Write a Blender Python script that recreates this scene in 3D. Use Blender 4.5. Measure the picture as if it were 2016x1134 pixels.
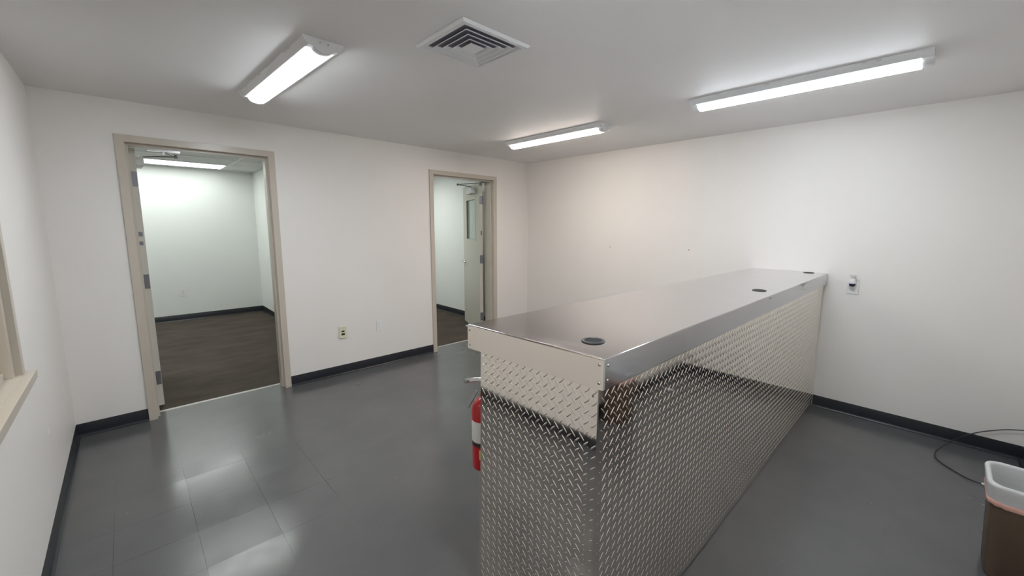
import bpy, bmesh, math, random
import numpy as np
from mathutils import Vector, Matrix

S = bpy.context.scene
for o in list(bpy.data.objects):
    bpy.data.objects.remove(o, do_unlink=True)
COL = S.collection
R = math.radians

# ------------------------------------------------------------------ camera
# room axes: corner of the door wall and the right wall is the origin,
# the door wall runs along -x at y=0, the right wall along -y at x=0
CAM = (-4.1765, -4.2682, 1.5442)
YAW, PIT, ROL = 0.7937, -0.1361, 0.0067
FPX, PPX, PPY = 805.34, 31.9, -12.45          # in pixels of a 2016x1134 frame
cd = bpy.data.cameras.new('camera')
cam = bpy.data.objects.new('camera', cd)
COL.objects.link(cam)
fw = Vector((math.cos(PIT) * math.cos(YAW), math.cos(PIT) * math.sin(YAW), math.sin(PIT)))
rt = Vector((math.sin(YAW), -math.cos(YAW), 0))
up = rt.cross(fw)
c_, s_ = math.cos(ROL), math.sin(ROL)
r2, u2 = c_ * rt + s_ * up, -s_ * rt + c_ * up
cam.matrix_world = Matrix(((r2.x, u2.x, -fw.x, CAM[0]), (r2.y, u2.y, -fw.y, CAM[1]),
                           (r2.z, u2.z, -fw.z, CAM[2]), (0, 0, 0, 1)))
cd.sensor_fit = 'HORIZONTAL'
cd.sensor_width = 36.0
cd.lens = FPX / 2016 * 36.0
cd.shift_x = -PPX / 2016
cd.shift_y = PPY / 2016
cd.clip_start = 0.02
S.camera = cam

# ------------------------------------------------------------------ light and exposure
W = bpy.data.worlds.new('world')
S.world = W
W.use_nodes = True
W.node_tree.nodes['Background'].inputs[0].default_value = (0.8, 0.85, 0.9, 1)
W.node_tree.nodes['Background'].inputs[1].default_value = 0.02
S.view_settings.view_transform = 'Standard'
S.view_settings.look = 'None'
S.view_settings.gamma = 1
S.view_settings.use_curve_mapping = False
S.view_settings.exposure = 0.50
LAMP_COOL = ((0.87, 0.935, 1.0), 48.0)
LAMP_WARM = ((1.0, 0.89, 0.82), 48.0)
LAMP_OFFICE = ((0.95, 1.0, 0.975), 4.8)

# ------------------------------------------------------------------ materials
def principled(name, color, rough=0.5, metal=0.0, spec=0.5, **kw):
    m = bpy.data.materials.new(name)
    m.use_nodes = True
    b = m.node_tree.nodes['Principled BSDF']
    b.inputs['Base Color'].default_value = (*color, 1)
    b.inputs['Roughness'].default_value = rough
    b.inputs['Metallic'].default_value = metal
    b.inputs['Specular IOR Level'].default_value = spec
    for k, v in kw.items():
        b.inputs[k.replace('_', ' ')].default_value = v
    return m

class NT:
    def __init__(self, m):
        self.t = m.node_tree
        self.b = self.t.nodes['Principled BSDF']
        self.co = self.n('ShaderNodeNewGeometry').outputs['Position']
    def n(self, kind, **kw):
        x = self.t.nodes.new(kind)
        for k, v in kw.items():
            setattr(x, k, v)
        return x
    def link(self, a, b):
        self.t.links.new(a, b)
    def noise(self, scale, detail=3, rough=0.55, vec=None, stretch=None):
        x = self.n('ShaderNodeTexNoise')
        x.inputs['Scale'].default_value = scale
        x.inputs['Detail'].default_value = detail
        x.inputs['Roughness'].default_value = rough
        v = vec or self.co
        if stretch:
            mp = self.n('ShaderNodeMapping')
            mp.inputs['Scale'].default_value = stretch
            self.link(v, mp.inputs[0]); v = mp.outputs[0]
        self.link(v, x.inputs['Vector'])
        return x.outputs[0]
    def ramp(self, fac, stops):
        x = self.n('ShaderNodeValToRGB')
        e = x.color_ramp.elements
        while len(e) < len(stops):
            e.new(0.5)
        for el, (p, c) in zip(e, stops):
            el.position = p
            el.color = (*c, 1) if isinstance(c, tuple) else (c, c, c, 1)
        self.link(fac, x.inputs[0])
        return x.outputs[0]
    def rng(self, fac, a, b, lo, hi):
        x = self.n('ShaderNodeMapRange')
        for i, v in enumerate((a, b, lo, hi)):
            x.inputs[i + 1].default_value = v
        self.link(fac, x.inputs[0])
        return x.outputs[0]
    def math(self, op, a, b=None):
        x = self.n('ShaderNodeMath', operation=op)
        for i, v in enumerate((a, b)):
            if v is None: continue
            if isinstance(v, (int, float)): x.inputs[i].default_value = v
            else: self.link(v, x.inputs[i])
        return x.outputs[0]
    def mix(self, fac, a, b, mode='MIX'):
        x = self.n('ShaderNodeMix', data_type='RGBA', blend_type=mode)
        for s, v in ((x.inputs[0], fac), (x.inputs[6], a), (x.inputs[7], b)):
            if isinstance(v, (int, float)): s.default_value = v
            elif isinstance(v, tuple): s.default_value = (*v, 1)
            else: self.link(v, s)
        return x.outputs[2]
    def bump(self, h, strength=0.2, dist=0.002):
        x = self.n('ShaderNodeBump')
        x.inputs['Strength'].default_value = strength
        x.inputs['Distance'].default_value = dist
        self.link(h, x.inputs['Height'])
        self.link(x.outputs[0], self.b.inputs['Normal'])
    def set(self, name, sock):
        self.link(sock, self.b.inputs[name])

def wall_paint(name, col, rough=0.42, spec=0.4):
    m = principled(name, col, rough, spec=spec)
    t = NT(m)
    blot = t.noise(1.3, 4)
    spots = t.noise(14, 5, 0.7)
    f = t.math('ADD', t.rng(blot, 0.35, 0.65, 0, 0.5), t.rng(spots, 0.6, 0.75, 0, 0.5))
    t.set('Base Color', t.mix(f, col, tuple(c * 0.955 for c in col)))
    t.bump(t.noise(160, 3, 0.6), 0.12, 0.0006)
    return m

M = {}
M['wall'] = wall_paint('painted_wall', (0.82, 0.79, 0.75))
M['office_wall'] = wall_paint('office_painted_wall', (0.82, 0.84, 0.81))
M['ceiling'] = wall_paint('painted_ceiling', (0.85, 0.83, 0.815), 0.55, 0.3)
M['trim'] = principled('tan_trim_enamel', (0.54, 0.485, 0.41), 0.30)
M['door'] = principled('tan_door_enamel', (0.58, 0.55, 0.48), 0.36)
M['wood'] = principled('brown_wood_jamb', (0.30, 0.21, 0.12), 0.45)
M['base'] = principled('black_vinyl_base', (0.012, 0.014, 0.019), 0.30)
M['white'] = principled('white_plastic', (0.80, 0.80, 0.78), 0.35)
M['white_metal'] = principled('white_enamelled_steel', (0.80, 0.80, 0.80), 0.35)
M['ivory'] = principled('ivory_plastic', (0.74, 0.70, 0.52), 0.4)
M['black'] = principled('black_plastic', (0.015, 0.015, 0.017), 0.4)
M['hole'] = principled('dark_hole', (0.01, 0.01, 0.01), 0.8)
M['hinge'] = principled('satin_hinge_steel', (0.21, 0.21, 0.23), 0.42, 0.7)
M['chrome'] = principled('chrome', (0.75, 0.75, 0.76), 0.15, 1.0)
M['bronze'] = principled('closer_arm_steel', (0.22, 0.22, 0.22), 0.4, 0.9)
M['grey'] = principled('grey_closer_paint', (0.70, 0.71, 0.71), 0.4)
M['alu'] = principled('threshold_aluminium', (0.72, 0.70, 0.66), 0.35, 0.8)
M['gap_shade'] = principled('diffuser_painted_shade', (0.20, 0.19, 0.24), 0.7)  # dark tone painted in for the shade between the louvres
M['red'] = principled('red_extinguisher_paint', (0.42, 0.010, 0.018), 0.28)
M['label'] = principled('pale_label_paper', (0.62, 0.62, 0.60), 0.5)
M['tag'] = principled('yellow_tag', (0.62, 0.42, 0.12), 0.55)
M['purple'] = principled('dark_purple_vial', (0.035, 0.02, 0.07), 0.2)
M['bin'] = principled('brown_bin_plastic', (0.125, 0.085, 0.056), 0.45)
M['pink'] = principled('red_drawstring', (0.80, 0.45, 0.38), 0.4)
M['cable'] = principled('black_cable', (0.012, 0.012, 0.014), 0.35)
M['screw'] = principled('steel_screw', (0.35, 0.34, 0.32), 0.3, 1.0)
M['chip'] = principled('bare_plaster_chip', (0.9, 0.9, 0.88), 0.7)
M['dark_screen'] = principled('corridor_paint', (0.50, 0.40, 0.24), 0.6)
m = M['glass'] = bpy.data.materials.new('clear_glass'); m.use_nodes = True
nt = m.node_tree; nt.nodes.remove(nt.nodes['Principled BSDF'])
gt = nt.nodes.new('ShaderNodeBsdfTransparent'); gt.inputs[0].default_value = (0.93, 0.97, 0.95, 1)
gg = nt.nodes.new('ShaderNodeBsdfGlossy'); gg.inputs['Roughness'].default_value = 0.02
gl = nt.nodes.new('ShaderNodeLayerWeight'); gl.inputs[0].default_value = 0.5      # Schlick, same from both sides of the pane
gp = nt.nodes.new('ShaderNodeMath'); gp.operation = 'POWER'; gp.inputs[1].default_value = 5.0
gf = nt.nodes.new('ShaderNodeMapRange'); gf.inputs[3].default_value = 0.04; gf.inputs[4].default_value = 1.0
nt.links.new(gl.outputs['Facing'], gp.inputs[0]); nt.links.new(gp.outputs[0], gf.inputs[0])
gm = nt.nodes.new('ShaderNodeMixShader')
nt.links.new(gf.outputs[0], gm.inputs[0]); nt.links.new(gt.outputs[0], gm.inputs[1]); nt.links.new(gg.outputs[0], gm.inputs[2])
nt.links.new(gm.outputs[0], nt.nodes['Material Output'].inputs[0])

m = M['liner'] = principled('white_bin_liner', (0.80, 0.80, 0.79), 0.35, Transmission_Weight=0.25)
t = NT(m); t.bump(t.noise(22, 4, 0.6), 0.5, 0.006)

# 12 inch vinyl tile: thin seams, faint tile to tile variation, scuffs
m = M['tile'] = principled('grey_vinyl_tile', (0.1, 0.1, 0.1), 0.25, spec=0.68)
t = NT(m)
sep = t.n('ShaderNodeSeparateXYZ'); t.link(t.co, sep.inputs[0])
T = 0.3035
ux = t.math('DIVIDE', t.math('ADD', sep.outputs[0], 3.741 + 30 * T), T)
uy = t.math('DIVIDE', t.math('ADD', sep.outputs[1], 1.163 + 30 * T), T)
def edge(u):
    fr = t.math('FRACT', u)
    return t.math('MINIMUM', fr, t.math('SUBTRACT', 1.0, fr))
ed = t.math('MINIMUM', edge(ux), edge(uy))
seam = t.rng(ed, 0.0025, 0.0055, 1, 0)
# the seams have opened most on the worn patch in front of the left doorway
vd = t.n('ShaderNodeVectorMath', operation='DISTANCE'); t.link(t.co, vd.inputs[0]); vd.inputs[1].default_value = (-3.86, -1.62, 0)
worn = t.rng(t.math('ADD', vd.outputs['Value'], t.math('MULTIPLY', t.noise(3.1, 2), 0.5)), 0.66, 0.92, 0.9, 0.05)
seam = t.math('MULTIPLY', seam, worn)
idv = t.n('ShaderNodeCombineXYZ')
t.link(t.math('FLOOR', ux), idv.inputs[0]); t.link(t.math('FLOOR', uy), idv.inputs[1])
wn = t.n('ShaderNodeTexWhiteNoise', noise_dimensions='3D'); t.link(idv.outputs[0], wn.inputs['Vector'])
tilev = wn.outputs['Value']
mott = t.noise(2.2, 5, 0.6)
base = t.mix(t.rng(mott, 0.3, 0.7, 0, 1), (0.084, 0.085, 0.088), (0.103, 0.102, 0.101))
base = t.mix(t.rng(tilev, 0, 1, 0, 0.10), base, (0.075, 0.075, 0.08))
fleck = t.rng(t.noise(95, 3, 0.7, stretch=(1, 0.55, 1)), 0.62, 0.76, 0, 0.16)
base = t.mix(fleck, base, (0.035, 0.035, 0.036))
speck = t.rng(t.noise(38, 2, 0.5), 0.765, 0.785, 0, 0.2)
base = t.mix(speck, base, (0.5, 0.5, 0.48))
base = t.mix(seam, base, (0.012, 0.012, 0.013))
t.set('Base Color', base)
t.set('Roughness', t.math('ADD', t.rng(t.noise(3.2, 4, 0.65), 0.3, 0.7, 0.15, 0.24), t.rng(tilev, 0, 1, -0.02, 0.04)))
hh = t.math('ADD', t.math('MULTIPLY', t.noise(9, 4, 0.6), 1.0), t.math('MULTIPLY', seam, -0.5))
t.bump(hh, 0.05, 0.003)

m = M['carpet'] = principled('brown_carpet', (0.05, 0.04, 0.035), 0.95, spec=0.1)
t = NT(m)
c1 = t.mix(t.rng(t.noise(2.3, 4, 0.6, stretch=(1, 2.2, 1)), 0.35, 0.7, 0, 1), (0.082, 0.066, 0.054), (0.122, 0.102, 0.084))
c1 = t.mix(t.rng(t.noise(130, 2), 0.35, 0.7, 0, 0.7), c1, (0.05, 0.042, 0.036))
t.set('Base Color', c1); t.bump(t.noise(300, 2), 0.6, 0.003)

m = M['acoustic'] = principled('acoustic_tile', (0.70, 0.71, 0.69), 0.9, spec=0.1)
t = NT(m); t.set('Base Color', t.mix(t.rng(t.noise(120, 3, 0.7), 0.55, 0.68, 0, 0.5), (0.70, 0.71, 0.69), (0.5, 0.51, 0.5)))

# brushed stainless worktop with soft smudges
m = M['steel'] = principled('brushed_stainless_steel', (0.64, 0.625, 0.61), 0.28, 1.0)
t = NT(m)
sm = t.noise(5.0, 5, 0.65)
st = t.noise(2.0, 2, 0.5, stretch=(1.5, 260, 260))
t.set('Roughness', t.math('ADD', t.rng(sm, 0.3, 0.7, 0.07, 0.13), t.rng(st, 0.3, 0.7, -0.015, 0.015)))
t.set('Base Color', t.mix(t.rng(t.noise(5, 5, 0.6), 0.58, 0.75, 0, 0.12), (0.605, 0.598, 0.615), (0.45, 0.43, 0.43)))
t.bump(st, 0.015, 0.0003)
M['fascia'] = principled('brushed_aluminium_fascia', (0.83, 0.765, 0.69), 0.14, 1.0)
m = M['plate'] = principled('polished_diamond_plate', (0.87, 0.815, 0.745), 0.13, 1.0)
t = NT(m)
t.set('Roughness', t.rng(t.noise(6, 4, 0.6), 0.3, 0.7, 0.04, 0.075))
t.bump(t.noise(3.5, 2, 0.5), 0.05, 0.005)

def lamp_mat(name, spec, shaped=True):
    m = principled(name, (0.9, 0.9, 0.9), 0.4)
    b = m.node_tree.nodes['Principled BSDF']
    b.inputs['Emission Color'].default_value = (*spec[0], 1)
    b.inputs['Emission Strength'].default_value = spec[1]
    if shaped:        # the strip behind the cover faces down, so the curved flanks of the cover glow less
        t = NT(m)
        sp = t.n('ShaderNodeSeparateXYZ')
        t.link(t.n('ShaderNodeNewGeometry').outputs['Normal'], sp.inputs[0])
        dn = t.math('MAXIMUM', t.math('MULTIPLY', sp.outputs[2], -1.0), 0.0)
        t.set('Emission Strength', t.math('MULTIPLY', t.math('ADD', t.math('MULTIPLY', t.math('POWER', dn, 2.5), 0.92), 0.08), spec[1]))
    return m
M['cool'] = lamp_mat('lit_lens_cool', LAMP_COOL)
M['warm'] = lamp_mat('lit_lens_neutral', LAMP_WARM)
M['office_lamp'] = lamp_mat('lit_troffer_lens', LAMP_OFFICE, False)
M['side_lamp'] = lamp_mat('lit_side_room_lens', (LAMP_OFFICE[0], 10.0), False)

# ------------------------------------------------------------------ mesh helpers
class MB:
    def __init__(self):
        self.v, self.f = [], []
    def add(self, vs, fs):
        n = len(self.v)
        self.v += [tuple(x) for x in vs]
        self.f += [tuple(i + n for i in f) for f in fs]
        return self
    def box(self, a, b, mat=None):
        x0, y0, z0 = [min(p, q) for p, q in zip(a, b)]
        x1, y1, z1 = [max(p, q) for p, q in zip(a, b)]
        vs = [Vector(p) for p in ((x0, y0, z0), (x1, y0, z0), (x1, y1, z0), (x0, y1, z0),
                                  (x0, y0, z1), (x1, y0, z1), (x1, y1, z1), (x0, y1, z1))]
        if mat: vs = [mat @ p for p in vs]
        return self.add(vs, [(0, 3, 2, 1), (4, 5, 6, 7), (0, 1, 5, 4), (1, 2, 6, 5), (2, 3, 7, 6), (3, 0, 4, 7)])
    def prism(self, prof, axis, a, b, mat=None):
        """closed 2-D profile extruded from a to b; profile in the two other axes, cyclic order"""
        def P(u, v, w):
            return {'x': (w, u, v), 'y': (u, w, v), 'z': (u, v, w)}[axis]
        n = len(prof)
        vs = [Vector(P(u, v, a)) for u, v in prof] + [Vector(P(u, v, b)) for u, v in prof]
        if mat: vs = [mat @ p for p in vs]
        return self.add(vs, [tuple(range(n - 1, -1, -1)), tuple(range(n, 2 * n))] +
                        [(i, (i + 1) % n, n + (i + 1) % n, n + i) for i in range(n)])
    def lathe(self, prof, center=(0, 0, 0), n=28, mat=None):
        """profile of (radius, height) turned round +z"""
        vs, fs = [], []
        for r, z in prof:
            for k in range(n):
                a = 2 * math.pi * k / n
                vs.append(Vector((r * math.cos(a), r * math.sin(a), z)))
        for j in range(len(prof) - 1):
            for k in range(n):
                fs.append((j * n + k, j * n + (k + 1) % n, (j + 1) * n + (k + 1) % n, (j + 1) * n + k))
        fs.append(tuple(range(n - 1, -1, -1)))
        fs.append(tuple((len(prof) - 1) * n + k for k in range(n)))
        if mat: vs = [mat @ p for p in vs]
        vs = [p + Vector(center) for p in vs]
        return self.add(vs, fs)
    def tube(self, pts, r, n=10):
        pts = [Vector(p) for p in pts]
        vs, fs = [], []
        prev = None
        for i, p in enumerate(pts):
            d = (pts[min(i + 1, len(pts) - 1)] - pts[max(i - 1, 0)]).normalized()
            if prev is None:
                ref = Vector((0, 0, 1)) if abs(d.z) < 0.9 else Vector((1, 0, 0))
                a = d.cross(ref).normalized()
            else:
                a = (prev - d * prev.dot(d)).normalized()
            prev = a
            b = d.cross(a)
            rr = r[i] if isinstance(r, (list, tuple)) else r
            for k in range(n):
                q = 2 * math.pi * k / n
                vs.append(p + a * rr * math.cos(q) + b * rr * math.sin(q))
        for j in range(len(pts) - 1):
            for k in range(n):
                fs.append((j * n + k, j * n + (k + 1) % n, (j + 1) * n + (k + 1) % n, (j + 1) * n + k))
        fs.append(tuple(range(n - 1, -1, -1)))
        fs.append(tuple((len(pts) - 1) * n + k for k in range(n)))
        return self.add(vs, fs)
    def build(self, name, mat, parent=None, bevel=0.0, seg=2, smooth=False, kind=None, loc=None):
        me = bpy.data.meshes.new(name)
        me.from_pydata(self.v, [], self.f)
        bm = bmesh.new(); bm.from_mesh(me)
        bmesh.ops.recalc_face_normals(bm, faces=bm.faces)
        if bevel:
            es = [e for e in bm.edges if len(e.link_faces) == 2 and e.calc_face_angle(0) > 0.35]
            bmesh.ops.bevel(bm, geom=es, offset=bevel, segments=seg, profile=0.6, affect='EDGES', clamp_overlap=True)
        bm.to_mesh(me); bm.free()
        me.materials.append(mat)
        if smooth or bevel:
            for p in me.polygons: p.use_smooth = True
            try: me.set_sharp_from_angle(angle=R(38))
            except Exception: pass
        o = bpy.data.objects.new(name, me)
        COL.objects.link(o)
        if bevel:
            wn_ = o.modifiers.new('weighted', 'WEIGHTED_NORMAL'); wn_.weight = 100; wn_.keep_sharp = True
        if parent: o.parent = parent
        if loc: o.location = loc
        if kind: o['kind'] = kind
        return o

def empty(name, loc=(0, 0, 0), rz=0, parent=None, kind=None):
    o = bpy.data.objects.new(name, None)
    o.empty_display_size = 0.1
    COL.objects.link(o)
    o.location = loc; o.rotation_euler = (0, 0, rz)
    if parent: o.parent = parent
    if kind: o['kind'] = kind
    return o
def tag(o, label, cat, group=None):
    o['label'] = label; o['category'] = cat
    if group: o['group'] = group
    return o
def kids(o):
    return [c for c in COL.objects if c.parent == o]
def copy_tree(o, parent=None):
    c = o.copy(); COL.objects.link(c)
    if parent: c.parent = parent
    for ch in kids(o): copy_tree(ch, c)
    return c
def struct(mb, name, mat, **kw):
    return mb.build(name, mat, kind='structure', **kw)

# ------------------------------------------------------------------ measures
L = 4.548           # left wall at x=-L
BK = 4.77           # wall behind the camera at y=-BK
H = 2.419           # ceiling
WT = 0.175          # thickness of the door wall
OY, OX = 4.19, -2.515   # office: back wall y, right wall x
OH = 2.41
D1 = (-4.165, -3.160)   # outer edges of the door frames
D2 = (-1.600, -0.590)
DT = 2.180              # top of the door frames
FW = 0.0508
TH = 0.145              # tile / carpet line in the doorways

# ------------------------------------------------------------------ room shell
struct(MB().box((-L - 0.15, -BK - 0.15, -0.1), (0.15, TH, 0)), 'floor', M['tile'])
struct(MB().box((-L - 0.15, -BK - 0.15, H), (0.15, WT, H + 0.1)), 'ceiling', M['ceiling'])
# door wall with its two openings
w = MB()
xs = [(-L, D1[0] + 0.02), (D1[1] - 0.02, D2[0] + 0.02), (D2[1] - 0.02, 0.0)]
for a, b in xs: w.box((a, 0, 0), (b, WT, H))
for d in (D1, D2): w.box((d[0] + 0.02, 0, DT - 0.02), (d[1] - 0.02, WT, H))
wall_back = struct(w, 'wall_back', M['wall'])
wall_right = struct(MB().box((0, -BK, 0), (0.15, WT, H)), 'wall_right', M['wall'])
struct(MB().box((-L, -BK - 0.15, 0), (0, -BK, H)), 'wall_rear', M['wall'])
# left wall with the interior window opening
WY0, WY1, WZ0, WZ1 = -3.05, -1.585, 0.905, 2.10
w = MB()
w.box((-L - 0.13, -BK - 0.15, 0), (-L, WY0, H)).box((-L - 0.13, WY1, 0), (-L, WT, H))
w.box((-L - 0.13, WY0, 0), (-L, WY1, WZ0)).box((-L - 0.13, WY0, WZ1), (-L, WY1, H))
wall_left = struct(w, 'wall_left', M['wall'])

# cove base: a toe that flares out on to the floor
def cove(name, mat, p0, p1, inward):
    """straight run from p0 to p1, profile leaning on the wall, toe towards inward"""
    p0, p1, n = Vector((*p0, 0)), Vector((*p1, 0)), Vector((*inward, 0))
    prof = [(0, 0), (0.016, 0), (0.0155, 0.002), (0.009, 0.006), (0.0052, 0.013), (0.0038, 0.022), (0.0034, 0.094), (0.0015, 0.098), (0, 0.098)]
    vs = []
    for p in (p0, p1):
        for d, z in prof: vs.append(p + n * d + Vector((0, 0, z)))
    k = len(prof)
    fs = [tuple(range(k)), tuple(range(2 * k - 1, k - 1, -1))] + [(i, (i + 1) % k, k + (i + 1) % k, k + i) for i in range(k)]
    return MB().add(vs, fs).build(name, mat, kind='structure', smooth=True)
cove('baseboard_back', M['base'], (-L, 0), (D1[0], 0), (0, -1))
cove('baseboard_back', M['base'], (D1[1], 0), (D2[0], 0), (0, -1))
cove('baseboard_back', M['base'], (D2[1], 0), (0, 0), (0, -1))
cove('baseboard_right', M['base'], (0, 0), (0, -3.058), (-1, 0))
cove('baseboard_right', M['base'], (0, -3.585), (0, -BK), (-1, 0))
cove('baseboard_left', M['base'], (-L, 0), (-L, -BK), (1, 0))
cove('baseboard_rear', M['base'], (-L, -BK), (0, -BK), (0, 1))

# office behind the left doorway
struct(MB().box((-6.0, TH, -0.1), (OX + 0.12, OY + 0.15, 0.0)), 'floor_office', M['carpet'])
struct(MB().box((-6.0, OY, 0), (OX + 0.12, OY + 0.12, 2.7)), 'wall_office_back', M['office_wall'])
struct(MB().box((OX, WT, 0), (OX + 0.12, OY, 2.7)), 'wall_office_right', M['office_wall'])
struct(MB().box((-6.1, WT, 0), (-6.0, OY + 0.12, 2.7)), 'wall_office_left', M['office_wall'])
struct(MB().box((-6.0, WT - 0.1, 0), (-L, WT, 2.7)), 'wall_office_front', M['office_wall'])
cove('baseboard_office_back', M['base'], (-6.0, OY), (OX, OY), (0, -1))
cove('baseboard_office_right', M['base'], (OX, WT), (OX, OY), (-1, 0))
co = struct(MB().box((-6.0, WT, OH), (OX, OY, OH + 0.02)), 'ceiling_office', M['acoustic'])
g = MB()
TX = [-2.965 - 1.22 * k for k in range(3)]
TY = [OY - 0.24 - 0.61 * k for k in range(7)]
for x in TX: g.box((x - 0.012, WT, OH - 0.006), (x + 0.012, OY, OH + 0.002))
for y in TY: g.box((-6.0, y - 0.012, OH - 0.0055), (OX, y + 0.012, OH + 0.002))
g.build('ceiling_grid', M['white_metal'], co)
# room behind the right doorway
RX = -0.15
struct(MB().box((OX + 0.12, TH, -0.1), (RX + 0.12, 3.8, 0.0)), 'floor_side_room', M['carpet'])
struct(MB().box((RX, WT, 0), (RX + 0.12, 3.8, 2.7)), 'wall_side_room_right', M['office_wall'])
struct(MB().box((OX + 0.12, 3.7, 0), (RX, 3.8, 2.7)), 'wall_side_room_back', M['office_wall'])
struct(MB().box((OX + 0.12, WT, OH), (RX, 3.7, OH + 0.02)), 'ceiling_side_room', M['acoustic'])
cove('baseboard_side_room_right', M['base'], (RX, WT), (RX, 3.7), (-1, 0))
# passage behind the interior window
struct(MB().box((-6.0, -BK - 0.15, -0.1), (-L - 0.13, WT - 0.1, 0)), 'floor_passage', M['carpet'])
struct(MB().box((-6.1, -BK - 0.15, 0), (-6.0, WT - 0.1, 2.7)), 'wall_passage_left', M['dark_screen'])
struct(MB().box((-6.0, -BK - 0.15, H), (-L - 0.13, WT - 0.1, H + 0.02)), 'ceiling_passage', M['ceiling'])

# ------------------------------------------------------------------ doors
def frame_mesh(d):
    """pressed steel frame: face, return, stop and second rabbet, both jambs and head"""
    x0, x1 = d
    yo, yi = -0.014, WT + 0.014
    # profile in (distance inward from outer edge, y)
    prof = [(0.0, yo), (0.048, yo), (0.0508, yo + 0.003), (0.0508, 0.040), (0.0668, 0.040), (0.0668, 0.118),
            (0.0508, 0.118), (0.0508, yi - 0.003), (0.048, yi), (0.0, yi), (0.0, WT), (0.022, WT), (0.022, 0.0), (0.0, 0.0)]
    k = len(prof)
    vs = []
    for d_, y in prof: vs.append((x0 + d_, y, 0))
    for d_, y in prof: vs.append((x0 + d_, y, DT - d_))
    for d_, y in prof: vs.append((x1 - d_, y, DT - d_))
    for d_, y in prof: vs.append((x1 - d_, y, 0))
    fs = [tuple(range(k)), tuple(range(4 * k - 1, 3 * k - 1, -1))]
    for s in range(3):
        for i in range(k):
            j = (i + 1) % k
            fs.append((s * k + i, s * k + j, (s + 1) * k + j, (s + 1) * k + i))
    return MB().add(vs, fs)

HZ = (0.27, 1.078, 1.885)
def lever(mb, s, z, y, out, toward):
    """lever handle in leaf space: rose at (s, y, z), out = +-1 in local y, toward = +-1 along s"""
    rot = Matrix.Rotation(R(90 if out < 0 else -90), 4, 'X')
    mb.lathe([(0.0, 0), (0.034, 0), (0.034, 0.006), (0.026, 0.014), (0.013, 0.016), (0.012, 0.05), (0.0, 0.05)], (s, y, z), 24, rot)
    yy = y + out * 0.045
    mb.tube([(s - toward * 0.012, yy, z), (s + toward * 0.02, yy, z), (s + toward * 0.07, yy + out * 0.004, z - 0.002),
             (s + toward * 0.115, yy - out * 0.012, z - 0.004), (s + toward * 0.125, yy - out * 0.026, z - 0.004)],
            [0.011, 0.012, 0.0095, 0.009, 0.008], 12)

def make_leaf(parent, piv, dirang, side, length, bottom, lite):
    """leaf local frame: +x along the leaf from the hinge, +y into its thickness towards the push face"""
    root = empty('door_leaf', (piv[0], piv[1], 0), dirang, parent)
    T = 0.0445
    sy = side
    top = 2.118
    w = MB()
    z0 = bottom
    if lite:
        a, b, c, d = lite
        w.box((0.002, 0, z0), (length, sy * T, c)).box((0.002, 0, d), (length, sy * T, top))
        w.box((0.002, 0, c), (a, sy * T, d)).box((b, 0, c), (length, sy * T, d))
    else:
        w.box((0.002, 0, z0), (length, sy * T, top))
    w.build('panel', M['door'], root)
    if lite:
        a, b, c, d = lite
        f = MB()
        for yy in (-0.003 * sy, T * sy):
            y1 = yy + 0.003 * sy
            f.box((a - 0.02, yy, c - 0.02), (b + 0.02, y1, c + 0.012)).box((a - 0.02, yy, d - 0.012), (b + 0.02, y1, d + 0.02))
            f.box((a - 0.02, yy, c + 0.012), (a + 0.012, y1, d - 0.012)).box((b - 0.012, yy, c + 0.012), (b + 0.02, y1, d - 0.012))
        f.build('lite_frame', M['door'], root, bevel=0.002)
        MB().box((a, sy * T * 0.66, c), (b, sy * T * 0.78, d)).build('glass_pane', M['glass'], root)
    return root

def hinge_set(parent, leaf, xj, piv, side):
    """three butt hinges: one plate on the jamb, one on the leaf edge, a knuckle at the pivot"""
    for z in HZ:
        m = MB()
        m.box((-0.002, 0.004 * side, z - 0.057), (0.0022, 0.042 * side, z + 0.057))
        for dz in (-0.038, 0.0, 0.038):
            m.lathe([(0, 0), (0.0045, 0), (0.0045, 0.0015), (0, 0.0015)], (-0.002, 0.024 * side, z + dz), 10, Matrix.Rotation(R(-90), 4, 'Y'))
        m.tube([(0, -0.004 * side, z - 0.058), (0, -0.004 * side, z + 0.058)], 0.0065, 12)
        m.build('hinge', M['hinge'], leaf)

# left doorway: leaf swung into the office, hinged on the left jamb
door1 = empty('door_1', ((D1[0] + D1[1]) / 2, 0, 0), 0, kind='structure')
def under(o, parent):
    o.parent = parent
    o.matrix_parent_inverse = Matrix.Translation(-Vector(parent.location)) if not parent.parent else Matrix.Identity(4)
    return o
under(frame_mesh(D1).build('door_frame', M['trim'], bevel=0.0), door1)
under(MB().prism([(TH - 0.012, 0), (TH + 0.012, 0), (TH + 0.009, 0.005), (TH - 0.004, 0.006)], 'x', D1[0] + FW, D1[1] - FW).build('threshold', M['alu']), door1)
piv1 = (D1[0] + FW + 0.010, 0.212)
leaf1 = make_leaf(None, piv1, R(91.5), -1, 0.90, 0.030, None)
leaf1.parent = door1; leaf1.matrix_parent_inverse = Matrix.Translation(-Vector(door1.location))
hinge_set(door1, leaf1, 0, piv1, -1)
m = MB().box((-0.0015, -0.034, 1.44), (0.003, -0.010, 1.475)).box((-0.0015, -0.032, 1.37), (0.003, -0.008, 1.40))
m.build('rating_label', M['hinge'], leaf1)
m = MB().box((0.12, -0.0445, 2.006), (0.42, -0.100, 2.072)); m.build('closer_body', M['grey'], leaf1, bevel=0.006)
m = MB()
def to_leaf1(p):
    a = R(91.5); dx, dy = p[0] - piv1[0], p[1] - piv1[1]
    return (dx * math.cos(a) + dy * math.sin(a), -dx * math.sin(a) + dy * math.cos(a), p[2])
elbow = (-3.815, 0.25, 2.085)
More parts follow.
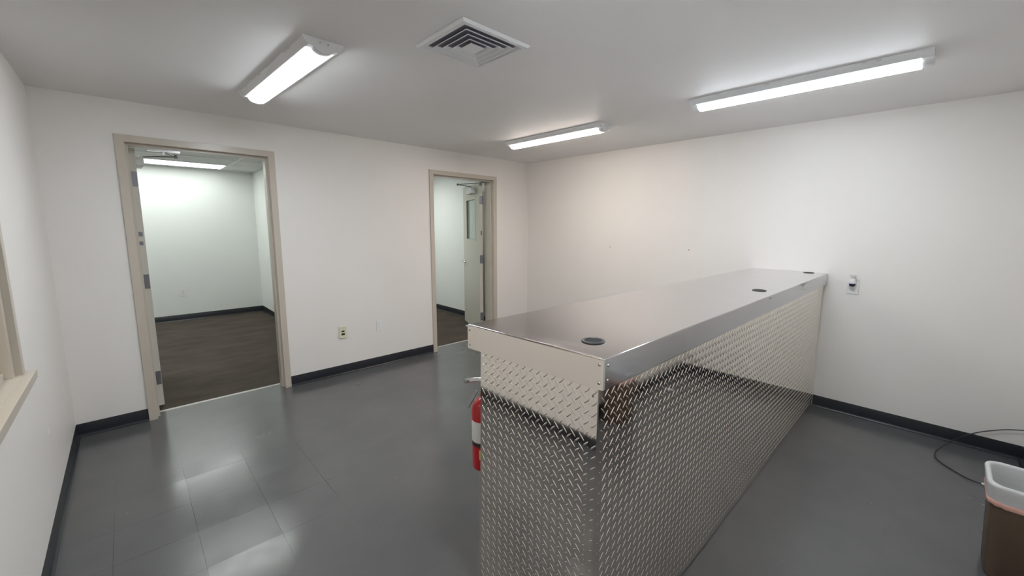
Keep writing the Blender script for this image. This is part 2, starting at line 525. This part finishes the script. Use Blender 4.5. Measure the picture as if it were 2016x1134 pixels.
m.tube([to_leaf1(p) for p in ((-4.035, 0.42, 2.078), (-3.93, 0.33, 2.085), elbow)], 0.006, 8)
m.tube([to_leaf1(p) for p in (elbow, (-3.90, 0.085, 2.092))], 0.0055, 8)
m.lathe([(0, -0.012), (0.012, -0.012), (0.012, 0.014), (0, 0.014)], to_leaf1(elbow), 12)
m.build('closer_arm', M['bronze'], leaf1, smooth=True)
m = MB().box((-3.99, 0.072, 2.094), (-3.80, 0.098, 2.1132)).lathe([(0, 0), (0.014, 0), (0.014, 0.02), (0, 0.02)], (-3.90, 0.085, 2.078), 12)
under(m.build('closer_bracket', M['chrome']), door1)

# right doorway: leaf swung well past square, hinged on the right jamb
door2 = empty('door_2', ((D2[0] + D2[1]) / 2, 0, 0), 0, kind='structure')
under(frame_mesh(D2).build('door_frame', M['trim']), door2)
under(MB().prism([(TH - 0.012, 0), (TH + 0.012, 0), (TH + 0.009, 0.005), (TH - 0.004, 0.006)], 'x', D2[0] + FW, D2[1] - FW).build('threshold', M['alu']), door2)
piv2 = (-0.655, 0.212)
A2 = R(90 - 22)
leaf2 = make_leaf(None, piv2, A2, 1, 0.915, 0.02, (0.215, 0.715, 1.33, 1.92))
leaf2.parent = door2; leaf2.matrix_parent_inverse = Matrix.Translation(-Vector(door2.location))
hinge_set(door2, leaf2, 0, piv2, 1)
m = MB(); lever(m, 0.85, 0.985, 0.0445, 1, -1); lever(m, 0.85, 0.985, 0.0, -1, -1)
m.build('lever_handle', M['chrome'], leaf2, smooth=True)
MB().box((0.90, 0.010, 0.93), (0.9165, 0.035, 1.04)).build('latch_plate', M['chrome'], leaf2)
MB().box((-0.0015, 0.014, 1.41), (0.0025, 0.026, 1.47)).build('rating_label', M['black'], leaf2, bevel=0.002)
m = MB().box((0.16, 0.0445, 1.985), (0.44, 0.112, 2.062)); m.build('closer_body', M['grey'], leaf2, bevel=0.006)
def to_leaf2(p):
    a = A2; dx, dy = p[0] - piv2[0], p[1] - piv2[1]
    return (dx * math.cos(a) + dy * math.sin(a), -dx * math.sin(a) + dy * math.cos(a), p[2])
m = MB()
el = (0.30, 0.27, 2.105)
m.tube([(0.30, 0.075, 2.060), (0.30, 0.078, 2.083), (0.30, 0.12, 2.088), el], 0.006, 8)
m.tube([el, to_leaf2((-0.70, 0.09, 2.108))], 0.006, 8)
m.lathe([(0, -0.014), (0.013, -0.014), (0.013, 0.014), (0, 0.014)], el, 12)
m.build('closer_arm', M['bronze'], leaf2, smooth=True)
m = MB().box((-0.79, 0.070, 2.098), (-0.68, 0.104, 2.1132))
under(m.build('closer_bracket', M['bronze']), door2)

# ------------------------------------------------------------------ interior window in the left wall
win = empty('window_1', (-L, (WY0 + WY1) / 2, WZ0), 0, kind='structure')
x = -L
m = MB()
cw, cp = 0.048, 0.016
Y0, Y1, Z0, Z1 = WY0 - 0.03, WY1 + 0.03, WZ0 + 0.0, WZ1 + 0.03
m.box((x - 0.02, Y1 - cw, Z0), (x + cp, Y1, Z1)).box((x - 0.02, Y0, Z0), (x + cp, Y0 + cw, Z1)).box((x - 0.02, Y0 + cw, Z1 - cw), (x + cp, Y1 - cw, Z1))
under(m.build('casing', M['trim'], bevel=0.002), win)
m = MB()
b0, b1 = Y0 + cw, Y1 - cw
m.box((x - 0.11, b1 - 0.042, Z0), (x - 0.006, b1, Z1 - cw)).box((x - 0.11, b0, Z0), (x - 0.006, b0 + 0.042, Z1 - cw))
m.box((x - 0.11, b0 + 0.042, Z1 - cw - 0.042), (x - 0.006, b1 - 0.042, Z1 - cw)).box((x - 0.11, b0 + 0.042, Z0 - 0.0), (x - 0.03, b1 - 0.042, Z0 + 0.03))
under(m.build('sash', M['trim'], bevel=0.002), win)
m = MB().box((x - 0.12, Y0 - 0.03, WZ0 - 0.006), (x + 0.012, Y1 + 0.03, WZ0 + 0.004)).box((x, Y0 - 0.03, WZ0 - 0.036), (x + 0.045, Y1 + 0.03, WZ0 + 0.001))
under(m.build('sill', M['trim'], bevel=0.003), win)
m = MB()
q0, q1, qz0, qz1 = b0 + 0.042, b1 - 0.042, Z0 + 0.03, Z1 - cw - 0.042
for a, b in (((q1 - 0.014, qz0), (q1, qz1)), ((q0, qz0), (q0 + 0.014, qz1)), ((q0, qz0), (q1, qz0 + 0.012)), ((q0, qz1 - 0.012), (q1, qz1))):
    m.box((x - 0.08, a[0], a[1]), (x - 0.045, b[0], b[1]))
under(m.build('glazing_bead', M['wood']), win)
under(MB().box((x - 0.066, q0, qz0), (x - 0.060, q1, qz1)).build('glass_pane', M['glass']), win)

# ------------------------------------------------------------------ ceiling lights
def wrap_light(name, lens_mat, length=1.22):
    root = empty(name)
    bw, h = 0.182, 0.036
    prof = [(-bw / 2, 0), (-bw / 2, -0.010), (-bw / 2 + 0.020, -h), (bw / 2 - 0.020, -h), (bw / 2, -0.010), (bw / 2, 0)]
    MB().prism(prof, 'y', -length / 2 + 0.004, length / 2 - 0.004).build('housing', M['white_metal'], root, bevel=0.003)
    n = 12
    lw, ld = 0.104, 0.028
    lp = [(-lw / 2, -h)] + [(-lw / 2 * math.cos(math.pi * i / n), -h - 0.004 - ld * math.sin(math.pi * i / n)) for i in range(n + 1)] + [(lw / 2, -h)]
    MB().prism(lp, 'y', -length / 2 + 0.045, length / 2 - 0.045).build('lens', lens_mat, root, smooth=True)
    for s in (-1, 1):
        y0, y1 = s * (length / 2 - 0.045), s * length / 2
        ep = [(-bw / 2 - 0.002, 0), (-bw / 2 - 0.002, -0.012), (-bw / 2 + 0.018, -h - 0.003), (-lw / 2 + 0.006, -h - 0.006)]
        ep += [(-lw / 2 * 0.86 * math.cos(math.pi * i / 8), -h - 0.006 - (ld - 0.006) * math.sin(math.pi * i / 8)) for i in range(1, 8)]
        ep += [(lw / 2 - 0.006, -h - 0.006), (bw / 2 - 0.018, -h - 0.003), (bw / 2 + 0.002, -0.012), (bw / 2 + 0.002, 0)]
        MB().prism(ep, 'y', y0, y1).build('end_cap', M['white_metal'], root, bevel=0.003)
        for dx in (-0.018, 0.018):
            MB().lathe([(0, 0), (0.005, 0), (0.004, 0.003), (0, 0.003)], (dx, y1, -0.020), 10, Matrix.Rotation(R(90 if s < 0 else -90), 4, 'X')).build('screw', M['chrome'], root)
    for s in (-1, 1):
        for y in (-0.40, -0.34, 0.12, 0.42):
            MB().box((s * (bw / 2 - 0.004), y - 0.012, -0.0125), (s * (bw / 2 + 0.0015), y + 0.012, -0.0075)).build('latch_tab', M['chrome'], root)
    return root
G = 'wraparound ceiling lights'
l1 = wrap_light('ceiling_light', M['cool'])
l2 = wrap_light('ceiling_light', M['warm'])
l3 = wrap_light('ceiling_light', M['cool'])
l4 = wrap_light('ceiling_light', M['cool'])
for o, x, y, rz, lb in (
    (l1, -3.432, -1.475, 2.0, 'long white wraparound ceiling light nearest the open left doorway'),
    (l2, -1.130, -1.500, 0, 'white wraparound ceiling light farthest back, near the room corner beyond the counter'),
    (l3, -1.200, -3.525, 0, 'white wraparound ceiling light above the far half of the steel counter'),
    (l4, -3.330, -3.640, 0, 'white wraparound ceiling light overhead behind the vent, out of the picture')):
    o.location = (x, y, H); o.rotation_euler.z = R(rz); tag(o, lb, 'ceiling light', G)

def troffer(x0, x1, y0, y1, lens='office_lamp'):
    root = empty('recessed_troffer', ((x0 + x1) / 2, (y0 + y1) / 2, OH))
    a, b = (x1 - x0) / 2, (y1 - y0) / 2
    f = MB()
    f.box((-a, -b, -0.012), (a, -b + 0.02, 0)).box((-a, b - 0.02, -0.012), (a, b, 0)).box((-a, -b + 0.02, -0.012), (-a + 0.02, b - 0.02, 0)).box((a - 0.02, -b + 0.02, -0.012), (a, b - 0.02, 0))
    f.build('frame', M['white_metal'], root)
    MB().box((-a + 0.02, -b + 0.02, -0.009), (a - 0.02, b - 0.02, 0)).build('diffuser', M[lens], root)
    return root
tag(troffer(TX[1] + 0.013, TX[0] - 0.013, TY[1] + 0.013, TY[0] - 0.013), 'flat lit troffer in the office ceiling seen through the left doorway', 'ceiling light', 'office troffers')
tag(troffer(TX[1] + 0.013, TX[0] - 0.013, TY[5] + 0.013, TY[4] - 0.013), 'office ceiling troffer nearer the left doorway, hidden above its head', 'ceiling light', 'office troffers')
tag(troffer(-2.05, -0.85, 1.75, 2.35, 'side_lamp'), 'side room troffer hidden above the right doorway', 'ceiling light', 'office troffers')
tag(troffer(TX[2] + 0.013, TX[1] - 0.013, TY[1] + 0.013, TY[0] - 0.013), 'added unseen office ceiling troffer left of the lit one, hidden by the open door', 'ceiling light', 'office troffers')  # added fill lamp, evens out the light in the office
tag(troffer(TX[2] + 0.013, TX[1] - 0.013, TY[5] + 0.013, TY[4] - 0.013), 'added unseen office ceiling troffer behind the wall left of the doorway', 'ceiling light', 'office troffers')  # second added fill lamp for the office, never in view
# unseen lamp added to light the passage behind the interior window
l5 = wrap_light('ceiling_light', M['warm'], 1.22); l5.location = (-5.4, -2.6, H)
tag(l5, 'unseen ceiling light added to light the passage behind the interior window', 'ceiling light', G)

# ------------------------------------------------------------------ ceiling air diffuser
vx, vy, va = -2.872, -2.542, 0.200
vent = tag(empty('air_diffuser', (vx, vy, H)), 'square white ceiling air vent with nested louvre rings', 'vent')
def ring(a0, z0, a1, z1, th=0.0015):
    """square ring: outer half-size a0 at z0 to inner half-size a1 at z1, thin sheet"""
    vs, fs = [], []
    for (a, z) in ((a0, z0), (a1, z1), (a1, z1 + th), (a0, z0 + th)):
        vs += [(-a, -a, z), (a, -a, z), (a, a, z), (-a, a, z)]
    for j in range(4):
        for k in range(4):
            fs.append((j * 4 + k, j * 4 + (k + 1) % 4, ((j + 1) % 4) * 4 + (k + 1) % 4, ((j + 1) % 4) * 4 + k))
    return MB().add(vs, fs)
fr = ring(va, -0.002, va - 0.008, -0.014, 0.001)
fr2 = ring(va - 0.008, -0.014, va - 0.030, -0.014, 0.001)
fr3 = ring(va - 0.030, -0.014, va - 0.034, -0.001, 0.001)
fr.add(fr2.v, fr2.f).add(fr3.v, fr3.f).build('frame', M['white_metal'], vent)
MB().box((-va + 0.045, -va + 0.045, -0.0008), (va - 0.045, va - 0.045, -0.0002)).build('throat_shade', M['gap_shade'], vent)  # flat dark sheet in place of a shaded recess
for a in (0.143, 0.108, 0.073):
    rr = ring(a, -0.017, a - 0.017, -0.003, 0.0012)
    r3 = ring(a + 0.002, -0.0175, a - 0.002, -0.0165, 0.0025)
    rr.add(r3.v, r3.f).build('louvre', M['white_metal'], vent)
MB().box((-0.040, -0.040, -0.017), (0.040, 0.040, -0.011)).build('center_plate', M['white_metal'], vent, bevel=0.002)

# ------------------------------------------------------------------ service counter
CX, CY0, CY1, CH, LIP = -3.240, -3.008, -3.609, 1.166, 0.096
# plan of the top: back-left, front-left, front-right, back-right (the end is a little out of square)
TA, TB, TC, TD = Vector((-3.258, -3.003)), Vector((-3.226, -3.617)), Vector((-0.004, -3.601)), Vector((-0.004, -3.012))
# plan of the cladding: back-left, front-left, front-right corners
PA, PB, PC = Vector((-3.2225, -3.0335)), Vector((-3.2205, -3.594)), Vector((-0.004, -3.582))
counter = tag(empty('service_counter', (CX / 2, (CY0 + CY1) / 2, 0)), 'long service counter with brushed steel top and diamond plate sides', 'counter')
def cpart(mb, name, mat, **kw):
    return under(mb.build(name, mat, **kw), counter)
# folded sheet top with a turned-down edge
cpart(MB().prism([tuple(p) for p in (TA, TB, TC, TD)], 'z', CH - LIP, CH), 'countertop', M['steel'], bevel=0.0035, seg=4)
eu = (TB - TA).normalized()                 # along the end, back to front
en = Vector((eu.y, -eu.x))                  # out of the end
if en.x > 0: en = -en
q = [TA + eu * 0.001 + en * 0.0002, TB - eu * 0.002 + en * 0.0002]
cpart(MB().prism([tuple(p) for p in (q[0], q[1], q[1] + en * 0.002, q[0] + en * 0.002)], 'z', CH - LIP + 0.0005, CH - 0.004), 'end_fascia', M['fascia'], bevel=0.0006)
def screw_on(p, axis, r=0.0045, name='screw', mat='screw'):
    rot = {'-x': Matrix.Rotation(R(-90), 4, 'Y'), '-y': Matrix.Rotation(R(90), 4, 'X')}[axis]
    return cpart(MB().lathe([(0, 0), (r, 0), (r * 0.8, 0.0022), (r * 0.35, 0.0026), (r * 0.3, 0.0014), (0, 0.0014)], p, 12, rot), name, M[mat], smooth=True)
elen = (TB - TA).length
for d, z in ((elen - 0.016, 1.146), (elen - 0.016, 1.090), (0.013, 1.144), (0.013, 1.086)):
    p = TA + eu * d + en * 0.0022
    screw_on((p.x, p.y, z), '-x')
for x, z in ((-3.207, 1.143), (-3.208, 1.098), (-1.632, 1.150), (-1.612, 1.150)):
    screw_on((x, TB.y + (TC.y - TB.y) * (x - TB.x) / (TC.x - TB.x), z), '-y')
m = MB().prism([(TA.x + 0.003, TA.y - 0.026), (TA.x - 0.018, TA.y - 0.012), (TA.x - 0.012, TA.y - 0.002), (TA.x + 0.003, TA.y - 0.010)], 'z', CH - 0.006, CH - 0.001)
cpart(m, 'corner_tab', M['chrome'], bevel=0.001)

# diamond plate: flat sheet plus raised lens-shaped lugs, alternating at 45 degrees
def diamond(name, origin, uax, vax, nrm, ulen, vlen, pitch=0.0345, off=(0.006, 0.004), u_clip=0.003, th=0.003):
    o, U, V, N = [np.array(p, float) for p in (origin, uax, vax, nrm)]
    cs = []
    nu, nv = int(ulen / pitch) + 2, int(vlen / pitch) + 2
    for i in range(nu):
        for j in range(nv):
            cs.append((off[0] + i * pitch, off[1] + j * pitch, 1))
            cs.append((off[0] + (i + .5) * pitch, off[1] + (j + .5) * pitch, -1))
    lh, wh, hh = 0.0158, 0.0027, 0.0013
    na, nb = 9, 5
    ts = np.linspace(-1, 1, na)
    loc = []
    for tt in ts:
        wl = wh * (1 - abs(tt) ** 2.2) ** 0.8 + 0.00015
        hl = hh * (1 - abs(tt) ** 2.6) ** 0.7
        for k in range(nb):
            q = math.pi * k / (nb - 1)
            loc.append((tt * lh, -wl * math.cos(q), hl * math.sin(q)))
    loc = np.array(loc)
    quads = np.array([(i * nb + k, i * nb + k + 1, (i + 1) * nb + k + 1, (i + 1) * nb + k) for i in range(na - 1) for k in range(nb - 1)])
    allv, allf = [], []
    cnt = 0
    s2 = math.sqrt(.5)
    for cu, cv, sg in cs:
        if cu < 0.0085 + u_clip or cu > ulen - 0.0113 or cv < 0.0113 or cv > vlen - 0.0113:
            continue
        lu = cu + loc[:, 0] * s2 - loc[:, 1] * s2 * sg
        lv = cv + loc[:, 0] * s2 * sg + loc[:, 1] * s2
        allv.append(o + lu[:, None] * U + lv[:, None] * V + loc[:, 2:3] * N)
        allf.append(quads + cnt); cnt += len(loc)
    base = np.array([o, o + ulen * U, o + ulen * U + vlen * V, o + vlen * V])
    base = np.vstack([base, base - th * N])
    allv.append(base)
    bf = np.array([(0, 1, 2, 3), (7, 6, 5, 4), (0, 4, 5, 1), (1, 5, 6, 2), (2, 6, 7, 3), (3, 7, 4, 0)]) + cnt
    allf.append(bf)
    v = np.vstack(allv).astype(np.float32); f = np.vstack(allf).astype(np.int32)
    flip = np.dot(np.cross(U, V), N) < 0
    if flip: f = f[:, ::-1].copy()
    me = bpy.data.meshes.new(name)
    me.vertices.add(len(v)); me.vertices.foreach_set('co', v.ravel())
    me.loops.add(f.size); me.loops.foreach_set('vertex_index', f.ravel())
    me.polygons.add(len(f)); me.polygons.foreach_set('loop_start', np.arange(0, f.size, 4, dtype=np.int32))
    sm = np.ones(len(f), dtype=bool); sm[-6:] = False
    me.polygons.foreach_set('use_smooth', sm)
    me.update(calc_edges=True); me.validate()
    me.materials.append(M['plate'])
    ob = bpy.data.objects.new(name, me); COL.objects.link(ob)
    return under(ob, counter)
ZT = CH - LIP - 0.0005
TW = 0.030            # flange of the front sheet folded round on to the end
def v3(v, z=0.0): return Vector((v.x, v.y, z))
fu = (PC - PB).normalized(); fn = Vector((fu.y, -fu.x))
pu = (PB - PA).normalized(); pn = Vector((pu.y, -pu.x))
if pn.x > 0: pn = -pn
if fn.y > 0: fn = -fn
diamond('front_cladding', v3(PB + fu * 0.0031 + fn * 0.0004, 0.006), v3(fu), (0, 0, 1), v3(fn), (PC - PB).length - 0.004, ZT - 0.006)
LEAN = -0.016         # the end sheet and the folded flange stand a touch out of plumb, foot outwards
diamond('end_cladding', v3(PA - pn * (0.003 + LEAN * ZT), 0.006), v3(pu), (v3(pn) * LEAN + Vector((0, 0, 1))).normalized(), (v3(pn) - Vector((0, 0, LEAN))).normalized(),
        (PB - PA).length - 0.003, ZT - 0.006, off=(0.002, 0.012))
diamond('corner_trim', v3(PB - pu * TW - pn * (LEAN * ZT), 0.006), v3(pu), (v3(pn) * LEAN + Vector((0, 0, 1))).normalized(), (v3(pn) - Vector((0, 0, LEAN))).normalized(),
        TW, ZT - 0.008, off=(0.0187, 0.012), u_clip=0.002, th=0.019)
p = PB - pu * 0.018
screw_on((p.x, p.y, ZT - 0.028), '-x')
# closed carcass behind the cladding
cb = [PA - pn * 0.028 - pu * (-0.002), PB - pn * 0.028 - fn * 0.004, Vector((-0.006, PC.y + 0.004)), Vector((-0.006, PA.y - 0.002))]
cpart(MB().prism([tuple(p) for p in cb], 'z', 0.0, ZT - 0.001), 'carcass', M['grey'])
# cable grommets let into the top
for gx, gy in ((-3.098, -3.480), (-1.472, -3.507), (-0.080, -3.480)):
    gr = MB().lathe([(0.028, -0.0005), (0.039, -0.0005), (0.039, 0.0022), (0.037, 0.0036), (0.030, 0.0036), (0.028, 0.0015), (0.028, -0.0005)], (gx, gy, CH), 36)
    gr.f = gr.f[:-2]
    g_ = cpart(gr, 'cable_grommet', M['black'], smooth=True)
    h_ = MB().lathe([(0, 0), (0.0285, 0), (0.0285, 0.0009), (0, 0.0009)], (gx, gy, CH), 30).build('opening', M['hole'])
    h_.parent = g_; h_.matrix_parent_inverse = Matrix.Identity(4)

# ------------------------------------------------------------------ fire extinguisher on the back of the counter
ex, ey = -3.143, -2.956
ext = tag(empty('fire_extinguisher', (ex, ey, 0.507)), 'red fire extinguisher hung behind the near end of the counter', 'fire extinguisher')
def epart(mb, name, mat, **kw):
    kw.setdefault('smooth', True)
    return mb.build(name, mat, ext, **kw)
r = 0.054
epart(MB().lathe([(0, 0), (0.046, 0), (0.052, 0.004), (r, 0.012), (r, 0.262), (0.051, 0.280), (0.042, 0.297), (0.028, 0.309), (0.019, 0.315), (0.018, 0.330), (0, 0.330)], n=40), 'cylinder', M['red'])
def band(z0, z1, rad, a0=0, a1=360, n=40):
    vs, fs = [], []
    for i in range(n + 1):
        a = R(a0 + (a1 - a0) * i / n)
        for z in (z0, z1): vs.append((rad * math.cos(a), rad * math.sin(a), z))
    for i in range(n): fs.append((2 * i, 2 * i + 2, 2 * i + 3, 2 * i + 1))
    return MB().add(vs, fs)
lb = epart(band(0.128, 0.220, r + 0.0006, 60, 270), 'label', M['label'])
tx = MB()
for k in range(9):
    b_ = band(0.136 + 0.009 * k, 0.1385 + 0.009 * k, r + 0.001, 75, 250 - (k * 37 % 60), 24); tx.add(b_.v, b_.f)
tx.build('label_print', M['grey'], lb)
epart(band(0.110, 0.127, r + 0.0008), 'mounting_strap', M['black'])
epart(band(0.055, 0.100, r + 0.0010, 205, 285), 'inspection_tag', M['tag'])
epart(MB().lathe([(0, 0), (0.017, 0), (0.017, 0.012), (0.013, 0.016), (0.013, 0.055), (0.009, 0.060), (0, 0.060)], (0, 0, 0.330), 20), 'valve', M['chrome'])
epart(MB().tube([(0.02, 0, 0.384), (-0.03, 0.004, 0.397), (-0.080, 0.008, 0.405), (-0.096, 0.010, 0.405)], [0.008, 0.010, 0.010, 0.008], 10), 'carry_handle', M['chrome'])
epart(MB().box((-0.0025, -0.009, 0), (0.0025, 0.009, 0.076), Matrix.Translation((-0.036, 0.006, 0.350)) @ Matrix.Rotation(R(-140), 4, 'Y')), 'squeeze_lever', M['bronze'], bevel=0.002)
epart(MB().box((-0.02, PA.y - ey, 0.05), (0.02, -r + 0.001, 0.30)), 'wall_bracket', M['black'])

# ------------------------------------------------------------------ wall plates
def plate(name, loc, rz, mat, w=0.072, h=0.116, d=0.006):
    """local frame: plate stands in the xz plane, front towards -y"""
    root = empty(name, loc, rz)
    MB().box((-w / 2, -d, -h / 2), (w / 2, 0, h / 2)).build('cover_plate', mat, root, bevel=0.0025)
    return root
def disc(root, name, x, z, rad, mat, y=-0.0065, dep=0.0015, parent=None):
    return MB().lathe([(0, 0), (rad, 0), (rad * 0.8, dep), (0, dep)], (x, y, z), 12, Matrix.Rotation(R(90), 4, 'X')).build(name, mat, parent or root)
p = tag(plate('phone_outlet', (-2.660, 0, 0.443), 0, M['ivory'], 0.070, 0.116, 0.016), 'ivory wall jack with two black sockets above the baseboard', 'wall outlet', 'outlets on the door wall')
for z, ww, hh in ((0.012, 0.030, 0.014), (-0.018, 0.034, 0.020)):
    MB().box((-ww / 2, -0.0172, z - hh / 2), (ww / 2, -0.0155, z + hh / 2)).build('socket', M['black'], p)
disc(p, 'screw', 0, 0.048, 0.003, M['screw'], -0.0155)
p = tag(plate('wall_outlet', (-2.263, 0, 0.445), 0, M['white'], 0.070, 0.116, 0.007), 'plain white wall plate right of the ivory jack', 'wall outlet', 'outlets on the door wall')
MB().box((-0.016, -0.0088, -0.032), (0.016, -0.006, 0.032)).build('insert', M['white'], p, bevel=0.001)
for z in (-0.048, 0.048): disc(p, 'screw', 0, z, 0.003, M['screw'])
def duplex(root, zs=(0.0205, -0.0205)):
    for z in zs:
        rc = MB().prism([(0.017 * math.cos(a) if abs(math.cos(a)) < .82 else math.copysign(0.0145, math.cos(a)), z + 0.0145 * math.sin(a)) for a in [2 * math.pi * i / 24 for i in range(24)]], 'y', -0.0085, -0.005).build('receptacle', M['white'], root)
        for dx in (-0.0065, 0.0065):
            MB().box((dx - 0.0013, -0.0088, z + 0.0005), (dx + 0.0013, -0.0083, z + 0.0085)).build('slot', M['black'], rc)
        MB().lathe([(0, 0), (0.0026, 0), (0.0026, 0.0005), (0, 0.0005)], (0, -0.0083, z - 0.0075), 10, Matrix.Rotation(R(90), 4, 'X')).build('slot', M['black'], rc)
    disc(root, 'screw', 0, 0, 0.003, M['screw'])
p = tag(plate('wall_outlet', (-3.585, OY, 0.452), 0, M['white']), 'white duplex outlet on the office wall seen through the left doorway', 'wall outlet')
duplex(p)
p = tag(plate('wall_outlet', (0, -3.776, 1.072), R(-90), M['white'], 0.074, 0.118), 'white duplex outlet on the right wall beside the counter end', 'wall outlet')
duplex(p)
fr_ = tag(empty('air_freshener', (0, -3.772, 1.092), R(-90)), 'small white plug-in air freshener with dark purple vial in the right wall outlet', 'air freshener')
MB().lathe([(0, 0), (0.021, 0), (0.023, 0.006), (0.021, 0.024), (0.017, 0.036), (0.0165, 0.046), (0, 0.046)], (0, -0.034, 0.008), 24).build('warmer_body', M['white'], fr_, smooth=True)
MB().box((-0.017, -0.030, 0.004), (0.017, -0.009, 0.036)).build('plug_base', M['white'], fr_, bevel=0.003)
MB().lathe([(0, 0), (0.013, 0), (0.020, 0.008), (0.0225, 0.022), (0, 0.022)], (0, -0.034, -0.014), 24).build('oil_vial', M['purple'], fr_, smooth=True)
MB().prism([(-0.021, 0.076), (0.021, 0.076), (0.008, 0.058), (-0.008, 0.058)], 'y', -0.052, -0.018).build('vent_cap', M['label'], fr_, bevel=0.002)

# ------------------------------------------------------------------ waste bin with liner
BIN = (-1.446, -4.622, 0)
bin_ = tag(empty('waste_bin', BIN), 'brown plastic waste bin at the right edge of the floor', 'waste bin')
def rrect(hx, hy, rad, n=6):
    pts = []
    for cx_, cy_, a0 in ((hx - rad, hy - rad, 0), (-hx + rad, hy - rad, 90), (-hx + rad, -hy + rad, 180), (hx - rad, -hy + rad, 270)):
        for i in range(n + 1):
            a = R(a0 + 90 * i / n)
            pts.append((cx_ + rad * math.cos(a), cy_ + rad * math.sin(a)))
    return pts
def loft(rings, cap0=False, cap1=False):
    vs, fs = [], []
    n = len(rings[0])
    for rg in rings: vs += rg
    for j in range(len(rings) - 1):
        for k in range(n):
            fs.append((j * n + k, j * n + (k + 1) % n, (j + 1) * n + (k + 1) % n, (j + 1) * n + k))
    if cap0: fs.append(tuple(range(n - 1, -1, -1)))
    if cap1: fs.append(tuple((len(rings) - 1) * n + k for k in range(n)))
    return MB().add(vs, fs)
BH = 0.440
def rg(hx, hy, z, rad=0.050, wob=0.0, ph=0.0, sag=0.0):
    return [(x_ * (1 + wob * math.sin(5 * i + ph)), y_ * (1 + wob * math.sin(7 * i + ph)), z + sag * math.sin(2.1 * i + ph)) for i, (x_, y_) in enumerate(rrect(hx, hy, rad, 8))]
loft([rg(0.108, 0.084, 0.0), rg(0.112, 0.088, 0.006), rg(0.130, 0.106, BH - 0.014), rg(0.136, 0.112, BH - 0.012), rg(0.136, 0.112, BH),
      rg(0.130, 0.106, BH), rg(0.104, 0.080, 0.012)], True, True).build('bin_body', M['bin'], bin_, smooth=True)
rl = [rg(0.1335, 0.1095, BH - 0.088, wob=0.010, sag=0.006), rg(0.1360, 0.1120, BH - 0.060, wob=0.010, ph=1, sag=0.004), rg(0.1385, 0.1145, BH - 0.034, wob=0.008, ph=2, sag=0.002)]
for k in range(9):                     # the soft roll over the rim
    a = math.pi * k / 8
    rl.append(rg(0.1345 + 0.0095 * math.cos(a), 0.1105 + 0.0095 * math.cos(a), BH - 0.004 + 0.012 * math.sin(a), wob=0.006, ph=0.6 * k))
rl += [rg(0.1215, 0.0975, BH - 0.030, wob=0.014, ph=3), rg(0.1180, 0.0940, BH - 0.080, wob=0.03, ph=4), rg(0.1120, 0.0880, BH - 0.16, wob=0.04, ph=2), rg(0.0980, 0.0740, 0.10, wob=0.03, ph=1), rg(0.085, 0.062, 0.06)]
ln = tag(loft(rl, False, True).build('bin_liner', M['liner'], smooth=True, loc=BIN), 'white plastic liner with red drawstring folded over the brown bin', 'bin liner')
loft([rg(0.1345, 0.1105, BH - 0.092, wob=0.004, ph=0.2, sag=0.002), rg(0.1372, 0.1132, BH - 0.087, wob=0.004, ph=0.3, sag=0.002), rg(0.1382, 0.1142, BH - 0.073, wob=0.004, ph=0.8, sag=0.002), rg(0.1365, 0.1125, BH - 0.068, wob=0.004, ph=1.0, sag=0.002)]).build('drawstring_hem', M['pink'], ln, smooth=True)

# ------------------------------------------------------------------ loose black cable
def smooth_path(pts, k=10):
    pts = [Vector(p) for p in pts]
    out = []
    for i in range(len(pts) - 1):
        p0, p1, p2, p3 = pts[max(i - 1, 0)], pts[i], pts[i + 1], pts[min(i + 2, len(pts) - 1)]
        for j in range(k):
            u = j / k
            out.append(0.5 * ((2 * p1) + (-p0 + p2) * u + (2 * p0 - 5 * p1 + 4 * p2 - p3) * u * u + (-p0 + 3 * p1 - 3 * p2 + p3) * u ** 3))
    out.append(pts[-1])
    return out
cab = tag(empty('loose_cable', (-0.598, -4.571, 0)), 'thin black cable looping from the right wall to the floor behind the bin', 'cable')
path = [(-0.600, -4.578, 0.012), (-0.573, -4.512, 0.006), (-0.498, -4.434, 0.005), (-0.418, -4.376, 0.006), (-0.335, -4.360, 0.010), (-0.255, -4.380, 0.026),
        (-0.180, -4.413, 0.044), (-0.070, -4.468, 0.066), (-0.022, -4.552, 0.122), (-0.016, -4.637, 0.170), (-0.016, -4.689, 0.194), (-0.016, -4.767, 0.218)]
MB().tube([Vector(p) - Vector(cab.location) for p in smooth_path(path)], 0.0033, 8).build('cord', M['cable'], cab, smooth=True)
d_ = (Vector(path[0]) - Vector(path[1])).normalized()
e0 = Vector(path[0]) - Vector(cab.location)
MB().tube([e0 - d_ * 0.012, e0 + d_ * 0.004, e0 + d_ * 0.006, e0 + d_ * 0.045, e0 + d_ * 0.050], [0.006, 0.0065, 0.010, 0.010, 0.006], 10).build('plug_end', M['white'], cab, smooth=True)

# ------------------------------------------------------------------ small marks on the walls
def chip(y, z, s, seed):
    rnd = random.Random(seed)
    n = 9
    pts = [(y + s * (0.45 + 0.5 * rnd.random()) * math.cos(2 * math.pi * i / n) * 0.7, z + s * (0.5 + 0.6 * rnd.random()) * math.sin(2 * math.pi * i / n)) for i in range(n)]
    return MB().prism(pts, 'x', -L - 0.0005, -L + 0.0012)
under_ = lambda o, par: (setattr(o, 'parent', par), o)[1]
under_(chip(-1.089, 0.462, 0.017, 3).build('paint_chip', M['chip']), wall_left)
under_(chip(-0.302, 0.480, 0.013, 8).build('paint_chip', M['chip']), wall_left)
for y, z in ((-1.428, 1.297), (-2.400, 1.306)):
    under_(MB().lathe([(0, 0), (0.0055, 0), (0.004, 0.001), (0, 0.001)], (0, y, z), 10, Matrix.Rotation(R(-90), 4, 'Y')).build('nail_hole', M['hole']), wall_right)
